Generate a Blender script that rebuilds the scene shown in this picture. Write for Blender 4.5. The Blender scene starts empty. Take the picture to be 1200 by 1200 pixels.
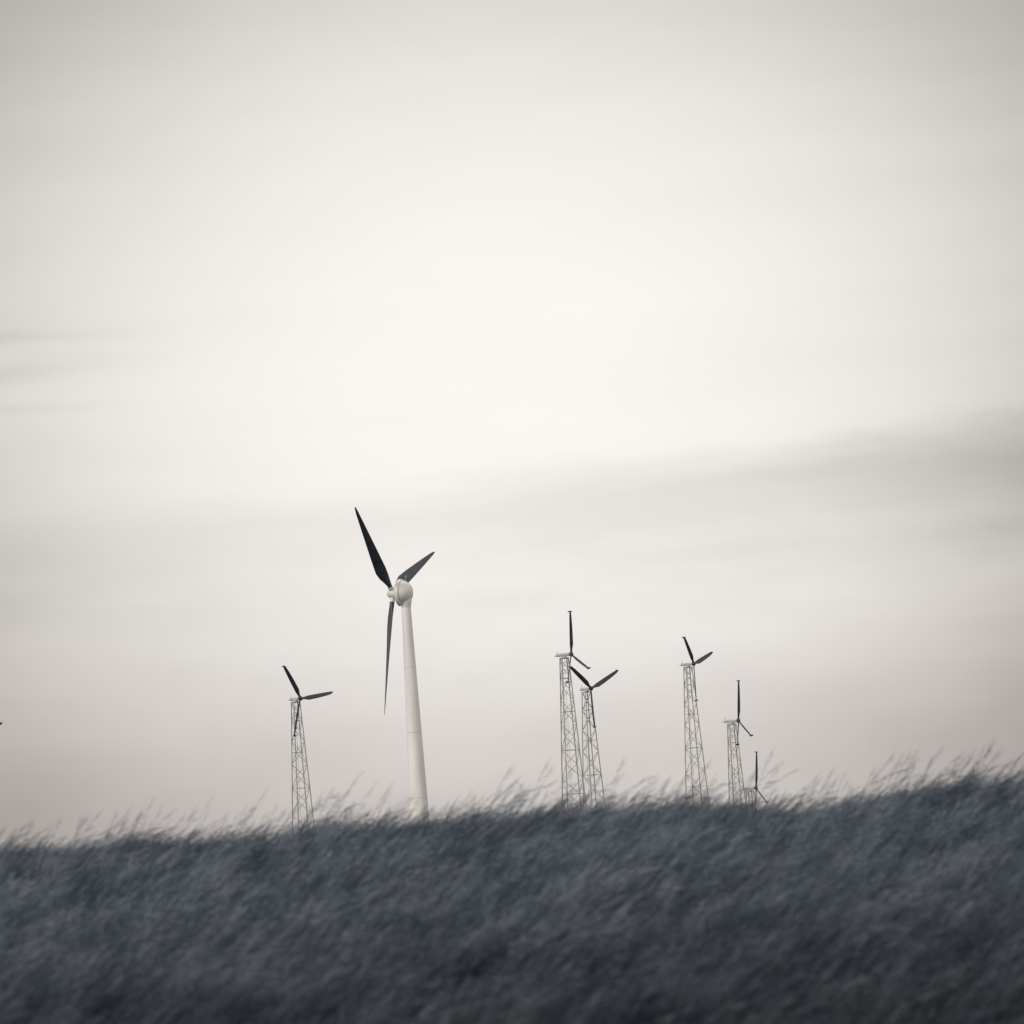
import bpy, math, random
import numpy as np
from mathutils import Vector, Matrix
random.seed(7); np.random.seed(7)
scene = bpy.context.scene
scene.view_settings.view_transform = 'Standard'
scene.view_settings.look = 'None'
scene.view_settings.exposure = 0

# ------------------------------------------------------------------ materials
def new_mat(name):
    m = bpy.data.materials.new(name); m.use_nodes = True
    nt = m.node_tree; nt.nodes.clear()
    return m, nt
def paint(name, c1, c2, rough=0.5, scale=1.5, streak=(1, 1, 1), bump=0.0):
    m, nt = new_mat(name); N = nt.nodes; L = nt.links
    out = N.new('ShaderNodeOutputMaterial'); b = N.new('ShaderNodeBsdfPrincipled')
    tc = N.new('ShaderNodeTexCoord'); mp = N.new('ShaderNodeMapping'); mp.inputs['Scale'].default_value = streak
    nz = N.new('ShaderNodeTexNoise'); nz.inputs['Scale'].default_value = scale; nz.inputs['Detail'].default_value = 6
    cr = N.new('ShaderNodeValToRGB')
    cr.color_ramp.elements[0].position = 0.35; cr.color_ramp.elements[0].color = (*c1, 1)
    cr.color_ramp.elements[1].position = 0.65; cr.color_ramp.elements[1].color = (*c2, 1)
    L.new(tc.outputs['Object'], mp.inputs['Vector']); L.new(mp.outputs[0], nz.inputs['Vector'])
    L.new(nz.outputs['Fac'], cr.inputs['Fac']); L.new(cr.outputs[0], b.inputs['Base Color'])
    b.inputs['Roughness'].default_value = rough
    L.new(b.outputs[0], out.inputs['Surface'])
    return m
M_white = paint('white_painted_steel', (.77, .75, .71), (.87, .85, .81), .45, .8, (1, 1, .12))
M_seam = paint('flange_grey', (.50, .49, .47), (.60, .59, .57), .5)
M_blade = paint('dark_blade_composite', (.022, .030, .042), (.045, .056, .072), .45, .6)
M_galv = paint('galvanised_steel', (.27, .262, .255), (.42, .41, .40), .55, .7)
M_light = paint('small_nacelle_paint', (.38, .38, .38), (.55, .55, .54), .5)
M_conc = paint('concrete', (.28, .28, .27), (.4, .4, .39), .9, 3)
M_door = paint('door_grey', (.15, .16, .17), (.2, .2, .21), .5)

# grass material
M_grass, nt = new_mat('dry_windblown_grass'); N = nt.nodes; L = nt.links
out = N.new('ShaderNodeOutputMaterial')
geo = N.new('ShaderNodeNewGeometry'); oi = N.new('ShaderNodeObjectInfo')
nz = N.new('ShaderNodeTexNoise'); nz.inputs['Scale'].default_value = .5; nz.inputs['Detail'].default_value = 4
L.new(geo.outputs['Position'], nz.inputs['Vector'])
# finer tufts combed over by the wind
sz = N.new('ShaderNodeSeparateXYZ'); L.new(geo.outputs['Position'], sz.inputs[0])
def gm_(op, a, b):
    n_ = N.new('ShaderNodeMath'); n_.operation = op
    for i_, v_ in enumerate((a, b)):
        if isinstance(v_, (int, float)): n_.inputs[i_].default_value = v_
        else: L.new(v_, n_.inputs[i_])
    return n_.outputs[0]
cx = N.new('ShaderNodeCombineXYZ')
L.new(gm_('SUBTRACT', gm_('MULTIPLY', sz.outputs['X'], 2.6), gm_('MULTIPLY', sz.outputs['Z'], 1.8)), cx.inputs[0])
L.new(gm_('MULTIPLY', sz.outputs['Y'], .8), cx.inputs[1]); L.new(gm_('MULTIPLY', sz.outputs['Z'], .6), cx.inputs[2])
nf = N.new('ShaderNodeTexNoise'); nf.inputs['Scale'].default_value = 1.0; nf.inputs['Detail'].default_value = 3
L.new(cx.outputs[0], nf.inputs['Vector'])
base = gm_('ADD', gm_('MULTIPLY', gm_('SUBTRACT', nz.outputs['Fac'], .5), 1.1), gm_('MULTIPLY', gm_('SUBTRACT', nf.outputs['Fac'], .5), 1.0))
fac = gm_('ADD', gm_('ADD', base, .5), gm_('MULTIPLY', gm_('SUBTRACT', oi.outputs['Random'], .5), .55))
cr = N.new('ShaderNodeValToRGB')
e = cr.color_ramp.elements
e[0].position = .22; e[0].color = (.044, .060, .082, 1)
e[1].position = .85; e[1].color = (.300, .340, .392, 1)
x = e.new(.5); x.color = (.128, .156, .194, 1)
L.new(fac, cr.inputs['Fac'])
# vignette shade painted into the grass colour, darker on low ground
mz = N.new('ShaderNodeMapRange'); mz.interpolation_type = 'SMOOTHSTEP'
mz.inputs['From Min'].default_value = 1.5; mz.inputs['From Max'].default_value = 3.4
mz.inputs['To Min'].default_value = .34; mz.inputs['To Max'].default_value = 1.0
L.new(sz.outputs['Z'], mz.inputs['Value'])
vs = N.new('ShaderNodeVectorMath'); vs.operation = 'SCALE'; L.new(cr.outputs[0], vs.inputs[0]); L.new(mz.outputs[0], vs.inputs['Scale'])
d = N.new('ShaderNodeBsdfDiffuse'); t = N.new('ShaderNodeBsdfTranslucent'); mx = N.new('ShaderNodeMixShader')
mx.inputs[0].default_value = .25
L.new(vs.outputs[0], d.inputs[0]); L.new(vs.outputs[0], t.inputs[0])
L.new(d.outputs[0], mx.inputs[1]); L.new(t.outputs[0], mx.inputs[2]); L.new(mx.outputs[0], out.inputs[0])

M_ground = paint('hill_soil_and_turf', (.025, .031, .038), (.06, .07, .085), .95, .4)

# ------------------------------------------------------------------ mesh helpers
class MB:
    def __init__(s): s.v = []; s.f = []
    def loft(s, rings, cap=True):
        n = len(rings[0]); b = len(s.v)
        for r in rings: s.v.extend([tuple(p) for p in r])
        for i in range(len(rings) - 1):
            for j in range(n):
                k = (j + 1) % n
                s.f.append((b + i * n + j, b + i * n + k, b + (i + 1) * n + k, b + (i + 1) * n + j))
        if cap:
            s.f.append(tuple(b + j for j in reversed(range(n))))
            s.f.append(tuple(b + (len(rings) - 1) * n + j for j in range(n)))
    def revolve(s, origin, axis, prof, n=40):
        axis = Vector(axis).normalized(); o = Vector(origin)
        ref = Vector((0, 0, 1)) if abs(axis.z) < .9 else Vector((1, 0, 0))
        a = axis.cross(ref).normalized(); c = axis.cross(a)
        rings = []
        for (t, r) in prof:
            rings.append([o + axis * t + a * (r * math.cos(2 * math.pi * j / n)) + c * (r * math.sin(2 * math.pi * j / n)) for j in range(n)])
        s.loft(rings)
    def beam(s, p, q, w, n=5):
        p = Vector(p); q = Vector(q); s.revolve(p, q - p, [(0, w / 2), ((q - p).length, w / 2)], n)
    def box(s, c, ax, ay, az, hx, hy, hz, taper=1.0):
        c = Vector(c); ax = Vector(ax); ay = Vector(ay); az = Vector(az)
        rings = []
        for t, k in ((-1, .72), (-.93, .9), (-.8, 1), (.8, taper), (.93, .9 * taper), (1, .72 * taper)):
            ring = []
            for j in range(16):
                a = 2 * math.pi * (j + .5) / 16
                cx, sx = math.cos(a), math.sin(a)
                px = math.copysign(abs(cx) ** .45, cx); pz = math.copysign(abs(sx) ** .45, sx)
                ring.append(c + ax * (t * hx) + ay * (px * hy * k) + az * (pz * hz * k))
            rings.append(ring)
        s.loft(rings)
    def obj(s, name, mat, parent=None, smooth=False):
        me = bpy.data.meshes.new(name); me.from_pydata(s.v, [], s.f); me.update()
        me.materials.append(mat)
        o = bpy.data.objects.new(name, me); scene.collection.objects.link(o)
        if smooth:
            me.polygons.foreach_set('use_smooth', [True] * len(me.polygons))
            md = o.modifiers.new('es', 'EDGE_SPLIT'); md.split_angle = math.radians(35)
        if parent: o.parent = parent
        return o

def blade_mesh(hub, bdir, axis, length, stations, root_off, pitch, thick=.16, bend=0.0):
    mb = MB(); bdir = Vector(bdir).normalized(); axis = Vector(axis).normalized()
    tang = bdir.cross(axis).normalized(); axn = tang.cross(bdir).normalized()
    rings = []
    for fr, ch, tw, rnd in stations:
        b = math.radians(pitch + tw)
        cd = tang * math.cos(b) + axn * math.sin(b)
        td = -tang * math.sin(b) + axn * math.cos(b)
        c = Vector(hub) + bdir * (root_off + fr * (length - root_off)) + axn * (bend * fr * fr)
        ring = []
        n = 16
        for j in range(n):
            a = 2 * math.pi * j / n
            xx = math.cos(a) * .5
            th = (thick * (1 - rnd) + rnd) * .5 * math.sin(a) * (1 - .35 * math.cos(a + math.pi) * (1 - rnd))
            ring.append(c + cd * ((xx + .18 * (1 - rnd)) * ch) + td * (th * ch))
        rings.append(ring)
    mb.loft(rings)
    return mb

# ------------------------------------------------------------------ terrain
TURB = [  # x, y, ground z
 (-21.55, 700, 0.0), (-42.4, 676, 1.8), (7.34, 632, 4.0), (11.95, 701, 1.0), (32.66, 721, 5.0),
 (38.6, 687, -7.0), (45.6, 762, -19.5), (-107., 692, 0.6), (0, 300, -6), (0, 1200, -14), (-300, 600, -8), (300, 600, -10)]
PY = [-80, -20, 0, 12, 25, 35, 50, 62, 70, 75, 80, 88, 110, 150, 200]
PZ = [2.6, 2.4, 2.4, 1.7, 1.1, 1.3, 2.25, 3.12, 3.57, 3.67, 3.59, 3.1, 1.2, -2.5, -6]
_yy = np.linspace(-80, 200, 1401); _zz = np.interp(_yy, PY, PZ)
k = np.hanning(41); k /= k.sum()
_zs = np.convolve(np.pad(_zz, 20, mode='edge'), k, mode='valid')
def height(x, y):
    near = np.interp(y, _yy, _zs)
    und = .12 * np.sin(x * .23 + .4) * np.sin(y * .11 + 1) + .05 * np.sin(x * .61 + y * .27) + .04 * np.sin(x * 1.13 - y * .5 + 2)
    und = und - .05 * np.exp(-((x - 1.2) / 2.2) ** 2) - .24 * np.exp(-((x - 5.2) / 1.9) ** 2) - .03 / (1 + np.exp((x + 8) * .8)) + .0 / (1 + np.exp(-(x - 8.5) * 1.4))
    near = near + und * np.clip((y - 10) / 30, 0, 1)
    num = 0.0; den = 0.0
    for (tx, ty, tz) in TURB:
        w = 1.0 / (((x - tx) ** 2 + (y - ty) ** 2) + 60.) ** 2
        num = num + w * tz; den = den + w
    bg = 1.0 / (200. ** 4)
    far = (num + bg * -8) / (den + bg)
    t = np.clip((y - 120) / 80, 0, 1); t = t * t * (3 - 2 * t)
    return near * (1 - t) + far * t
def axis_pts(lo, hi, step, far, g=1.18):
    a = list(np.arange(lo, hi + 1e-6, step)); s = step; v = hi
    while v < far: s *= g; v += s; a.append(v)
    s = step; v = lo; pre = []
    while v > -far: s *= g; v -= s; pre.append(v)
    return np.array(pre[::-1] + a)
xs = axis_pts(-26, 26, .5, 7000, 1.1)
ys = np.concatenate([[-7000, -3000, -1000, -400, -200, -120], np.arange(-80, 20, 4), np.arange(20, 100, .5), np.arange(100, 200, 4), np.arange(200, 850, 9), 850 * 1.15 ** np.arange(0, 16)])
def grid_mesh(name, xs, ys, keep=None):
    X, Y = np.meshgrid(xs, ys); Z = height(X, Y)
    co = np.stack([X, Y, Z], -1).reshape(-1, 3)
    nx = len(xs); f = []
    for j in range(len(ys) - 1):
        for i in range(nx - 1):
            if keep and not keep(xs[i], ys[j]): continue
            a = j * nx + i; f.append((a, a + 1, a + nx + 1, a + nx))
    me = bpy.data.meshes.new(name); me.from_pydata(co.tolist(), [], f); me.update()
    me.polygons.foreach_set('use_smooth', [True] * len(me.polygons))
    return me
me = grid_mesh('ground', xs, ys); me.materials.append(M_ground)
ground = bpy.data.objects.new('ground', me); scene.collection.objects.link(ground)

# ------------------------------------------------------------------ grass clumps (instanced collection)
col = bpy.data.collections.new('grass_clumps')
def clump(idx, tall, hmax, nb=38):
    V = []; F = []
    def strip(pts, widths, side):
        b = len(V)
        for p, w in zip(pts, widths):
            V.append(tuple(p - side * w * .5)); V.append(tuple(p + side * w * .5))
        for i in range(len(pts) - 1):
            F.append((b + 2 * i, b + 2 * i + 1, b + 2 * i + 3, b + 2 * i + 2))
    for i in range(nb):
        r = .28 * math.sqrt(random.random()); a = random.uniform(0, 6.283)
        base = Vector((r * math.cos(a), r * math.sin(a), -.03))
        stalk = random.random() < tall
        h = random.uniform(.68, 1.0) * hmax if stalk else random.uniform(.36, .84)
        wind = random.uniform(.4, 1.1) * (1 if not stalk else .88)
        yaw = random.gauss(0, .42)
        wd = Vector((math.cos(yaw), math.sin(yaw), 0))
        spl = Vector((math.cos(a), math.sin(a), 0)) * random.uniform(0, .22)
        n = 5; pts = []
        for s in range(n + 1):
            t = s / n
            lat = wd * (h * wind * t ** 1.9) + spl * (h * t)
            z = h * (t - .30 * wind * t ** 3.2)
            pts.append(base + lat + Vector((0, 0, z)))
        fa = random.uniform(0, 3.14); side = Vector((math.cos(fa), math.sin(fa) * .6, 0)).normalized()
        w0 = random.uniform(.007, .013) if not stalk else .0052
        widths = [w0 * (1 - .85 * (s / n) ** 1.5) for s in range(n + 1)]
        strip(pts, widths, side)
        if stalk:   # feathery seed head blown to leeward
            for q in range(15):
                t = .66 + .34 * q / 14
                i0 = min(int(t * n), n - 1); fr = t * n - i0
                p = pts[i0].lerp(pts[i0 + 1], fr)
                tg = (pts[i0 + 1] - pts[i0]).normalized()
                rd = Vector((random.gauss(0, 1), random.gauss(0, 1), random.gauss(0, 1))).normalized()
                ln = random.uniform(.06, .15) * (1.15 - abs(t - .8) * 2.2)
                dr = (tg + wd * .85 + rd * .5).normalized()
                sd = dr.cross(rd); 
                if sd.length < 1e-3: sd = side
                sd.normalize()
                strip([p, p + dr * ln * .5, p + dr * ln + Vector((0, 0, -.01))], [.003, .006, .001], sd)
    me = bpy.data.meshes.new('grass_clump_%d' % idx); me.from_pydata(V, [], F); me.update()
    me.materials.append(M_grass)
    o = bpy.data.objects.new('grass_clump_%d' % idx, me); col.objects.link(o)
SPEC = [(.08, .95), (.12, 1.0), (.22, 1.03), (.08, .9), (.14, 1.0), (.26, 1.07), (.06, 1.0), (.14, 1.2), (.07, 1.5), (.04, 1.0), (.1, .9)]
for i, (a, b) in enumerate(SPEC): clump(i, a, b)

gm = grid_mesh('grass', np.arange(-24, 24.1, .5), np.arange(22, 85, .5), lambda x, y: abs(x) < .155 * y + 4)
grass = bpy.data.objects.new('grass', gm); scene.collection.objects.link(grass)
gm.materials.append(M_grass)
ng = bpy.data.node_groups.new('grass_scatter', 'GeometryNodeTree')
ng.interface.new_socket('Geometry', in_out='INPUT', socket_type='NodeSocketGeometry')
ng.interface.new_socket('Geometry', in_out='OUTPUT', socket_type='NodeSocketGeometry')
G = ng.nodes; K = ng.links
gi = G.new('NodeGroupInput'); go = G.new('NodeGroupOutput')
dp = G.new('GeometryNodeDistributePointsOnFaces'); dp.inputs['Density'].default_value = 18
ci = G.new('GeometryNodeCollectionInfo'); ci.inputs['Collection'].default_value = col
ci.inputs['Separate Children'].default_value = True; ci.inputs['Reset Children'].default_value = True
ip = G.new('GeometryNodeInstanceOnPoints'); ip.inputs['Pick Instance'].default_value = True
rv = G.new('FunctionNodeRandomValue'); rv.data_type = 'FLOAT_VECTOR'
rv.inputs[0].default_value = (-.15, -.18, -.8); rv.inputs[1].default_value = (.15, .28, .8)
nzg = G.new('ShaderNodeTexNoise'); nzg.inputs['Scale'].default_value = .75; nzg.inputs['Detail'].default_value = 4
pos = G.new('GeometryNodeInputPosition'); K.new(pos.outputs[0], nzg.inputs['Vector'])
mr = G.new('ShaderNodeMapRange'); mr.inputs['From Min'].default_value = .3; mr.inputs['From Max'].default_value = .7
mr.inputs['To Min'].default_value = .48; mr.inputs['To Max'].default_value = 1.33
K.new(nzg.outputs[0], mr.inputs['Value'])
rs = G.new('FunctionNodeRandomValue'); rs.data_type = 'FLOAT'; rs.inputs[2].default_value = .72; rs.inputs[3].default_value = 1.22
rs.inputs['Seed'].default_value = 5
mm = G.new('ShaderNodeMath'); mm.operation = 'MULTIPLY'
K.new(mr.outputs[0], mm.inputs[0]); K.new(rs.outputs[1], mm.inputs[1])
K.new(gi.outputs[0], dp.inputs['Mesh']); K.new(dp.outputs['Points'], ip.inputs['Points'])
K.new(ci.outputs[0], ip.inputs['Instance']); K.new(rv.outputs[0], ip.inputs['Rotation']); K.new(mm.outputs[0], ip.inputs['Scale'])
K.new(ip.outputs[0], go.inputs[0])
md = grass.modifiers.new('scatter', 'NODES'); md.node_group = ng

# ------------------------------------------------------------------ large turbine
def empty(name, loc):
    o = bpy.data.objects.new(name, None); o.empty_display_size = 1; o.location = loc
    scene.collection.objects.link(o); return o
T = empty('wind_turbine', (-21.55, 700, 0))
top = 49.4
mb = MB()
prof = []
for i in range(27):
    z = i / 26 * top; prof.append((z, (2.0 * (1 - z / top) ** 1.0 + .88 * (z / top))))
prof[0] = (-1.5, 2.05)
mb.revolve((0, 0, 0), (0, 0, 1), prof, 48)
mb.obj('tower', M_white, T, True)
mb = MB()
for z in (0.05, 12.4, 25, 37.5, 49.1):
    r = 2.0 * (1 - z / top) + .88 * (z / top)
    mb.revolve((0, 0, z), (0, 0, 1), [(0, r + .02), (.0, r + .03), (.07, r + .03), (.07, r + .02)], 48)
mb.obj('tower_flanges', M_seam, T)
mb = MB(); mb.revolve((0, 0, -1.5), (0, 0, 1), [(0, 4.2), (1.55, 4.2), (1.7, 4.0)], 32); mb.obj('foundation', M_conc, T)
mb = MB(); mb.box((0, -1.93, 1.9), (0, 0, 1), (1, 0, 0), (0, 1, 0), 1.1, .45, .12); mb.obj('door', M_door, T)
yaw = math.radians(20.0); tilt = math.radians(3.5)
n0 = Vector((-math.cos(yaw), math.sin(yaw), 0)); n = (n0 * math.cos(tilt) + Vector((0, 0, math.sin(tilt)))).normalized()
h = Vector((math.sin(yaw), math.cos(yaw), 0)); up = n.cross(h)
if up.z < 0: up = -up
C = Vector((0, 0, 51.95))
mb = MB()
mb.revolve(C, n, [(-1.42, .1), (-1.36, .7), (-1.15, 1.25), (-.8, 1.72), (-.3, 2.08), (.2, 2.28), (.5, 2.34)], 56)
mb.revolve(C, Vector((0, 0, 1)), [(-2.75, .9), (-2.45, .98), (-1.6, 1.15), (-1.0, 1.2)], 32)
mb.obj('nacelle', M_white, T, True)
mb = MB()
mb.revolve(C, n, [(.52, 2.2), (.54, 2.50), (.62, 2.60), (1.15, 2.60), (1.28, 2.48), (1.32, 2.0), (1.50, 1.45), (1.72, 1.15)], 56)
mb.obj('generator_ring', M_white, T, True)
mb = MB(); mb.revolve(C, n, [(.46, 2.30), (.48, 2.37), (.53, 2.37), (.53, 2.30)], 56)
mb.revolve(C, n, [(1.66, 1.02), (1.84, 1.02)], 40)
mb.obj('generator_gap', M_seam, T)
mb = MB(); mb.revolve(C, n, [(1.80, 1.0), (1.84, 1.12), (2.4, 1.16), (3.0, 1.08), (3.4, .86), (3.7, .5), (3.82, .2), (3.85, .03)], 40)
mb.obj('spinner', M_white, T, True)
mb = MB()
p = C - n * .3 + Vector((0, 0, 1.95))
mb.beam(p, p + Vector((0, 0, 1.2)), .09); mb.beam(p + Vector((0, 0, 1.1)) - h * .35, p + Vector((0, 0, 1.1)) + h * .35, .07)
mb.beam(p + Vector((0, 0, 1.1)) + h * .35, p + Vector((0, 0, 1.4)) + h * .35, .14)
mb.obj('anemometer_mast', M_seam, T)
hubc = C + n * 2.6
ST = [(0, .85, 0, 1), (.03, .9, 0, 1), (.08, 1.3, 4, .55), (.15, 1.95, 3, .15), (.23, 2.3, 0, 0), (.4, 2.0, -4, 0), (.6, 1.5, -7, 0), (.8, 1.0, -9, 0), (.93, .62, -10, 0), (.985, .34, -10, 0), (1, .08, -10, 0)]
for i, a in enumerate((22, 140, 259)):
    a = math.radians(a)
    bd = h * math.cos(a) + up * math.sin(a)
    blade_mesh(hubc, bd, n, 24.1, ST, 1.5, 44, .17).obj('blade_%d' % (i + 1), M_blade, T, True)
    m2 = MB(); m2.revolve(hubc, bd, [(.7, .52), (1.8, .52), (1.86, .46)], 24); m2.obj('blade_root_%d' % (i + 1), M_white, T, True)

# ------------------------------------------------------------------ lattice turbines
def lattice_turbine(x, y, ztop, zg, k, a0, R=7.5):
    T = empty('lattice_wind_turbine', (x, y, zg))
    H = ztop - zg
    rot = math.radians(random.uniform(12, 34))
    def leg(j, z):
        w = (1.25 + (H - z) * .085) * .5 * 1.12
        a = rot + math.pi / 4 + j * math.pi / 2
        return Vector((w * 1.2 * math.cos(a), w * 1.2 * math.sin(a), z))
    zs = [H - .45]; st = 1.7
    while zs[-1] - st > 1.0: zs.append(zs[-1] - st); st *= 1.045
    zs.append(0)
    mb = MB()
    for j in range(4):
        mb.beam(leg(j, -.4), leg(j, H - .4), .20)
        mb.beam(leg(j, H - .45), leg((j + 1) % 4, H - .45), .16)
    for i in range(len(zs) - 1):
        for j in range(4):
            a, b = (j, (j + 1) % 4) if (i + j) % 2 else ((j + 1) % 4, j)
            mb.beam(leg(a, zs[i]), leg(b, zs[i + 1]), .105)
            if i % 3 == 2: mb.beam(leg(j, zs[i]), leg((j + 1) % 4, zs[i]), .09)
    for s in (-.18, .18):
        p0 = leg(0, .2).lerp(leg(1, .2), .5); p1 = leg(0, H - .5).lerp(leg(1, H - .5), .5)
        dd = (leg(1, 0) - leg(0, 0)).normalized() * s
        mb.beam(p0 + dd, p1 + dd, .05, 4)
    mb.obj('lattice_tower', M_galv, T)
    mb = MB()
    for j in range(4):
        p = leg(j, 0); mb.revolve((p.x, p.y, -1.2), (0, 0, 1), [(0, .45), (1.35, .45), (1.4, .4)], 14)
    mb.obj('footings', M_conc, T)
    s = math.sqrt(1 - k * k)
    d = Vector((s, -k, 0)); hh = Vector((k, s, 0)); up = Vector((0, 0, 1))
    mb = MB()
    mb.revolve((0, 0, H - .45), (0, 0, 1), [(0, .75), (.12, .75), (.14, .42), (.34, .42)], 20)
    mb.box((d * -.15 + Vector((0, 0, H + .15))), d, hh, up, 1.25, .36, .30, .9)
    mb.beam(Vector((0, 0, H + .3)) - d * 1.2, Vector((0, 0, H + .95)) - d * 1.25, .09)
    mb.beam(Vector((0, 0, H + .05)) - d * 1.3, Vector((0, 0, H + .05)) - d * 1.75, .2)
    mb.obj('nacelle', M_light, T, True)
    hub = d * 1.3 + Vector((0, 0, H + .15))
    mb = MB(); mb.revolve(hub, d, [(-.25, .34), (-.2, .42), (.18, .42), (.3, .3), (.38, .1)], 20)
    mb.obj('hub', M_blade, T, True)
    S = [(0, .42, 0, .5), (.08, .50, 2, .3), (.2, .88, 0, 0), (.5, .85, -3, 0), (.8, .70, -5, 0), (.97, .52, -6, 0), (1, .42, -6, 0)]
    for i in range(3):
        a = math.radians(a0 + 120 * i)
        bd = (hh * math.cos(a) + up * math.sin(a)) * math.cos(math.radians(6)) + d * math.sin(math.radians(6))
        b = blade_mesh(hub, bd, d, R, S, .3, 24, .2)
        tg = bd.cross(d).normalized(); ax = tg.cross(bd).normalized(); tip = hub + bd * (R + .02)
        b.box(tip, tg, ax, bd, .14, .36, .09)
        b.obj('blade_%d' % (i + 1), M_blade, T, True)
lattice_turbine(-42.4, 676, 31.8, 1.8, .67, 7.5)
lattice_turbine(7.34, 632, 34.5, 4.0, .315, -18)
lattice_turbine(11.95, 701, 31.0, 1.0, .71, 26)
lattice_turbine(32.66, 721, 35.3, 5.0, .455, 17.5)
lattice_turbine(38.6, 687, 22.6, -7.0, .27, -22)
lattice_turbine(45.6, 762, 10.4, -19.5, .25, -24)
lattice_turbine(-107.0, 692, 31.0, .6, .80, 6)

# ------------------------------------------------------------------ camera
cam = bpy.data.cameras.new('camera'); co = bpy.data.objects.new('camera', cam); scene.collection.objects.link(co)
cam.sensor_width = 36; cam.lens = 128.1; cam.clip_end = 20000; cam.clip_start = .1
th = math.radians(3.85); p = math.radians(5.07)
r0 = Vector((1, 0, 0)); u0 = Vector((0, -math.sin(p), math.cos(p))); Fw = Vector((0, math.cos(p), math.sin(p)))
Rr = r0 * math.cos(th) - u0 * math.sin(th); Uu = r0 * math.sin(th) + u0 * math.cos(th)
m = Matrix((Rr, Uu, -Fw)).transposed().to_4x4(); m.translation = Vector((0, 0, 4.0))
co.matrix_world = m
cam.dof.use_dof = True; cam.dof.focus_distance = 440; cam.dof.aperture_fstop = 1.5
scene.camera = co

# ------------------------------------------------------------------ sun
sun = bpy.data.lights.new('sun', 'SUN'); so = bpy.data.objects.new('sun', sun); scene.collection.objects.link(so)
sun.energy = 1.5; sun.angle = math.radians(14); sun.color = (1, .96, .90)
sel = math.radians(32); saz = math.radians(-125)   # azimuth from +Y toward +X
sd = Vector((math.sin(saz) * math.cos(sel), math.cos(saz) * math.cos(sel), math.sin(sel)))
so.rotation_euler = (-sd).to_track_quat('-Z', 'Y').to_euler()

# ------------------------------------------------------------------ world: hazy cloud deck over Nishita sky
W = bpy.data.worlds.new('World'); scene.world = W; W.use_nodes = True
nt = W.node_tree; N = nt.nodes; L = nt.links; N.clear()
def M(op, a, b=None, c=None, clamp=False):
    n = N.new('ShaderNodeMath'); n.operation = op; n.use_clamp = clamp
    for i, v in enumerate((a, b, c)):
        if v is None: continue
        if isinstance(v, (int, float)): n.inputs[i].default_value = v
        else: L.new(v, n.inputs[i])
    return n.outputs[0]
def SS(v, lo, hi, a=0., b=1.):
    n = N.new('ShaderNodeMapRange'); n.interpolation_type = 'SMOOTHSTEP'
    L.new(v, n.inputs['Value']); n.inputs['From Min'].default_value = lo; n.inputs['From Max'].default_value = hi
    n.inputs['To Min'].default_value = a; n.inputs['To Max'].default_value = b
    return n.outputs[0]
def noise(ax, ay, seed, detail=5, rough=.5):
    c = N.new('ShaderNodeCombineXYZ'); L.new(M('MULTIPLY', az, ax), c.inputs[0]); L.new(M('MULTIPLY', el, ay), c.inputs[1]); c.inputs[2].default_value = seed
    z = N.new('ShaderNodeTexNoise'); z.inputs['Scale'].default_value = 1; z.inputs['Detail'].default_value = detail; z.inputs['Roughness'].default_value = rough
    L.new(c.outputs[0], z.inputs['Vector']); return z.outputs['Fac']
tc = N.new('ShaderNodeTexCoord'); sp = N.new('ShaderNodeSeparateXYZ'); L.new(tc.outputs['Generated'], sp.inputs[0])
az = M('MULTIPLY', M('ARCTAN2', sp.outputs[0], sp.outputs[1]), 57.2958)
el = M('MULTIPLY', M('ARCSINE', sp.outputs[2]), 57.2958)
n1 = noise(.16, .35, 1.3, 3); n2 = noise(.35, 1.7, 7.7, 5, .5); n3 = noise(.12, .9, 4.1, 3)
dy = M('ADD', M('SUBTRACT', el, 7.2), M('MULTIPLY', M('SUBTRACT', n1, .5), 2.0))
dx = M('ADD', az, M('MULTIPLY', M('SUBTRACT', n3, .5), 1.2))
s = M('ADD', M('MULTIPLY', M('MULTIPLY', dx, dx), .0052), M('MULTIPLY', M('MULTIPLY', dy, dy), .0084))
q = M('ADD', M('MULTIPLY', s, .85), M('MULTIPLY', M('MULTIPLY', s, s), 2.4))
glow = M('EXPONENT', M('MULTIPLY', q, -1))
Lm = M('ADD', .33, M('MULTIPLY', glow, .64))
Lm = M('ADD', Lm, SS(s, 4, 16, 0, .46))
edge = M('SUBTRACT', el, M('ADD', M('ADD', 5.75, M('MULTIPLY', az, .037)), M('MULTIPLY', M('SUBTRACT', n2, .5), 1.3)))
band = M('MULTIPLY', SS(edge, -.7, .35, 1, 0), SS(edge, -2.9, -.5, 0, 1))
amp = SS(az, -8, 8, .07, .185)
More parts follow.
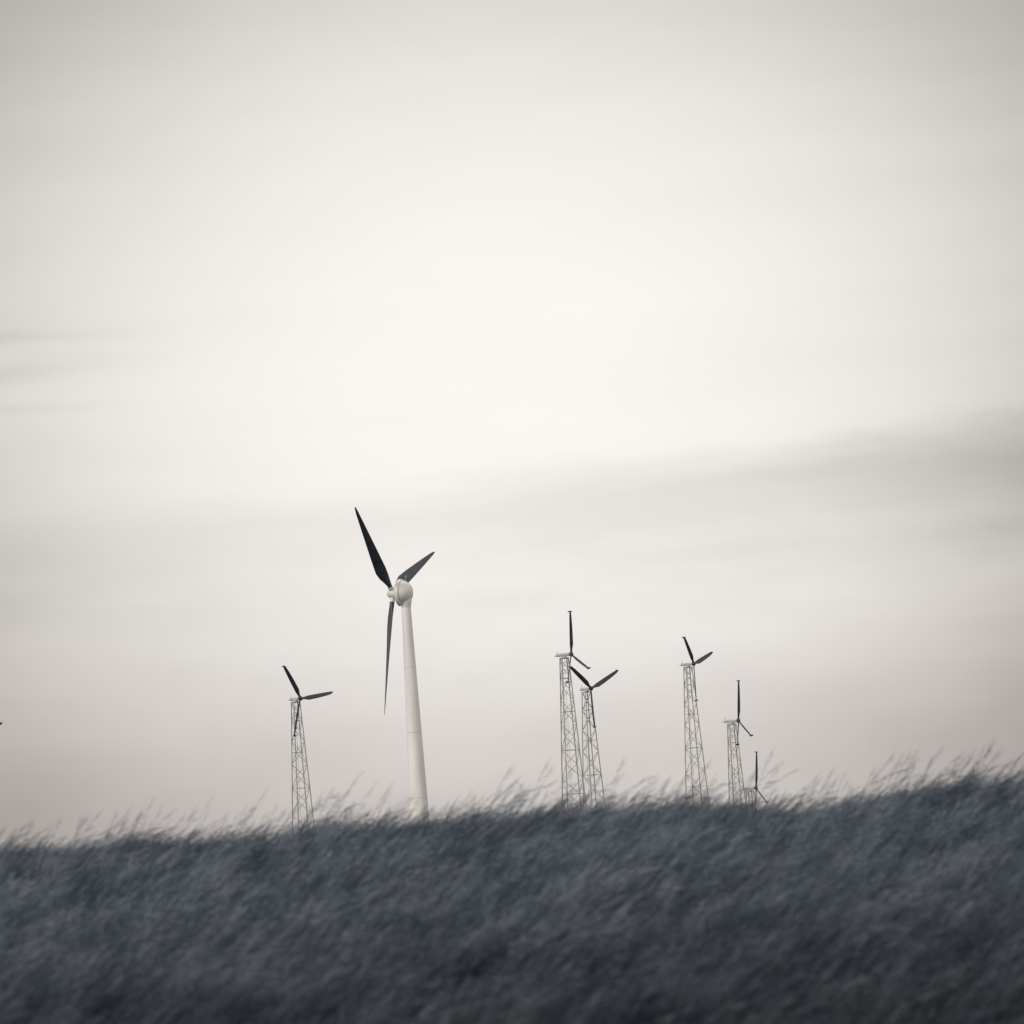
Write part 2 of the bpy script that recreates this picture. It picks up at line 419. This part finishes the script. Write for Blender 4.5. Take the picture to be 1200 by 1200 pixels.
Lm = M('SUBTRACT', Lm, M('MULTIPLY', M('MULTIPLY', band, amp), SS(n3, .25, .6, .7, 1.0)))
Lm = M('SUBTRACT', Lm, SS(el, 1.2, 4.2, .02, 0))
e2 = M('ADD', el, M('MULTIPLY', M('SUBTRACT', n2, .5), .5))
def streak(c, w): 
    t = M('DIVIDE', M('SUBTRACT', e2, c), w); return M('EXPONENT', M('MULTIPLY', M('MULTIPLY', t, t), -1))
st = M('ADD', M('ADD', streak(8.2, .10), M('MULTIPLY', streak(7.75, .14), 1.1)), M('MULTIPLY', streak(7.15, .10), .8))
Lm = M('SUBTRACT', Lm, M('MULTIPLY', M('MULTIPLY', st, SS(az, -8.5, -4.6, 1, 0)), .065))
Lm = M('ADD', Lm, M('MULTIPLY', M('SUBTRACT', n2, .5), .035))
Lm = M('ADD', Lm, M('MULTIPLY', M('SUBTRACT', n1, .5), .08))
def cmix(f, a, b):
    cm = N.new('ShaderNodeMix'); cm.data_type = 'RGBA'; L.new(f, cm.inputs['Factor'])
    for k_, v in (('A', a), ('B', b)):
        if isinstance(v, tuple): cm.inputs[k_].default_value = v
        else: L.new(v, cm.inputs[k_])
    return cm.outputs['Result']
c1 = cmix(SS(el, 0, 8), (1.0, .908, .862, 1), (1.0, .952, .892, 1))
c2 = cmix(glow, c1, (1.0, .962, .922, 1))
vm = N.new('ShaderNodeVectorMath'); vm.operation = 'SCALE'; L.new(c2, vm.inputs[0]); L.new(M('MULTIPLY', Lm, 10), vm.inputs['Scale'])
sky = N.new('ShaderNodeTexSky'); sky.sky_type = 'NISHITA'; sky.sun_disc = False
sky.sun_elevation = sel; sky.sun_rotation = saz
mix = N.new('ShaderNodeMix'); mix.data_type = 'RGBA'; mix.inputs['Factor'].default_value = .985
L.new(sky.outputs[0], mix.inputs['A']); L.new(vm.outputs[0], mix.inputs['B'])
bg = N.new('ShaderNodeBackground'); bg.inputs['Strength'].default_value = .1
L.new(mix.outputs['Result'], bg.inputs['Color'])
wo = N.new('ShaderNodeOutputWorld'); L.new(bg.outputs[0], wo.inputs[0])
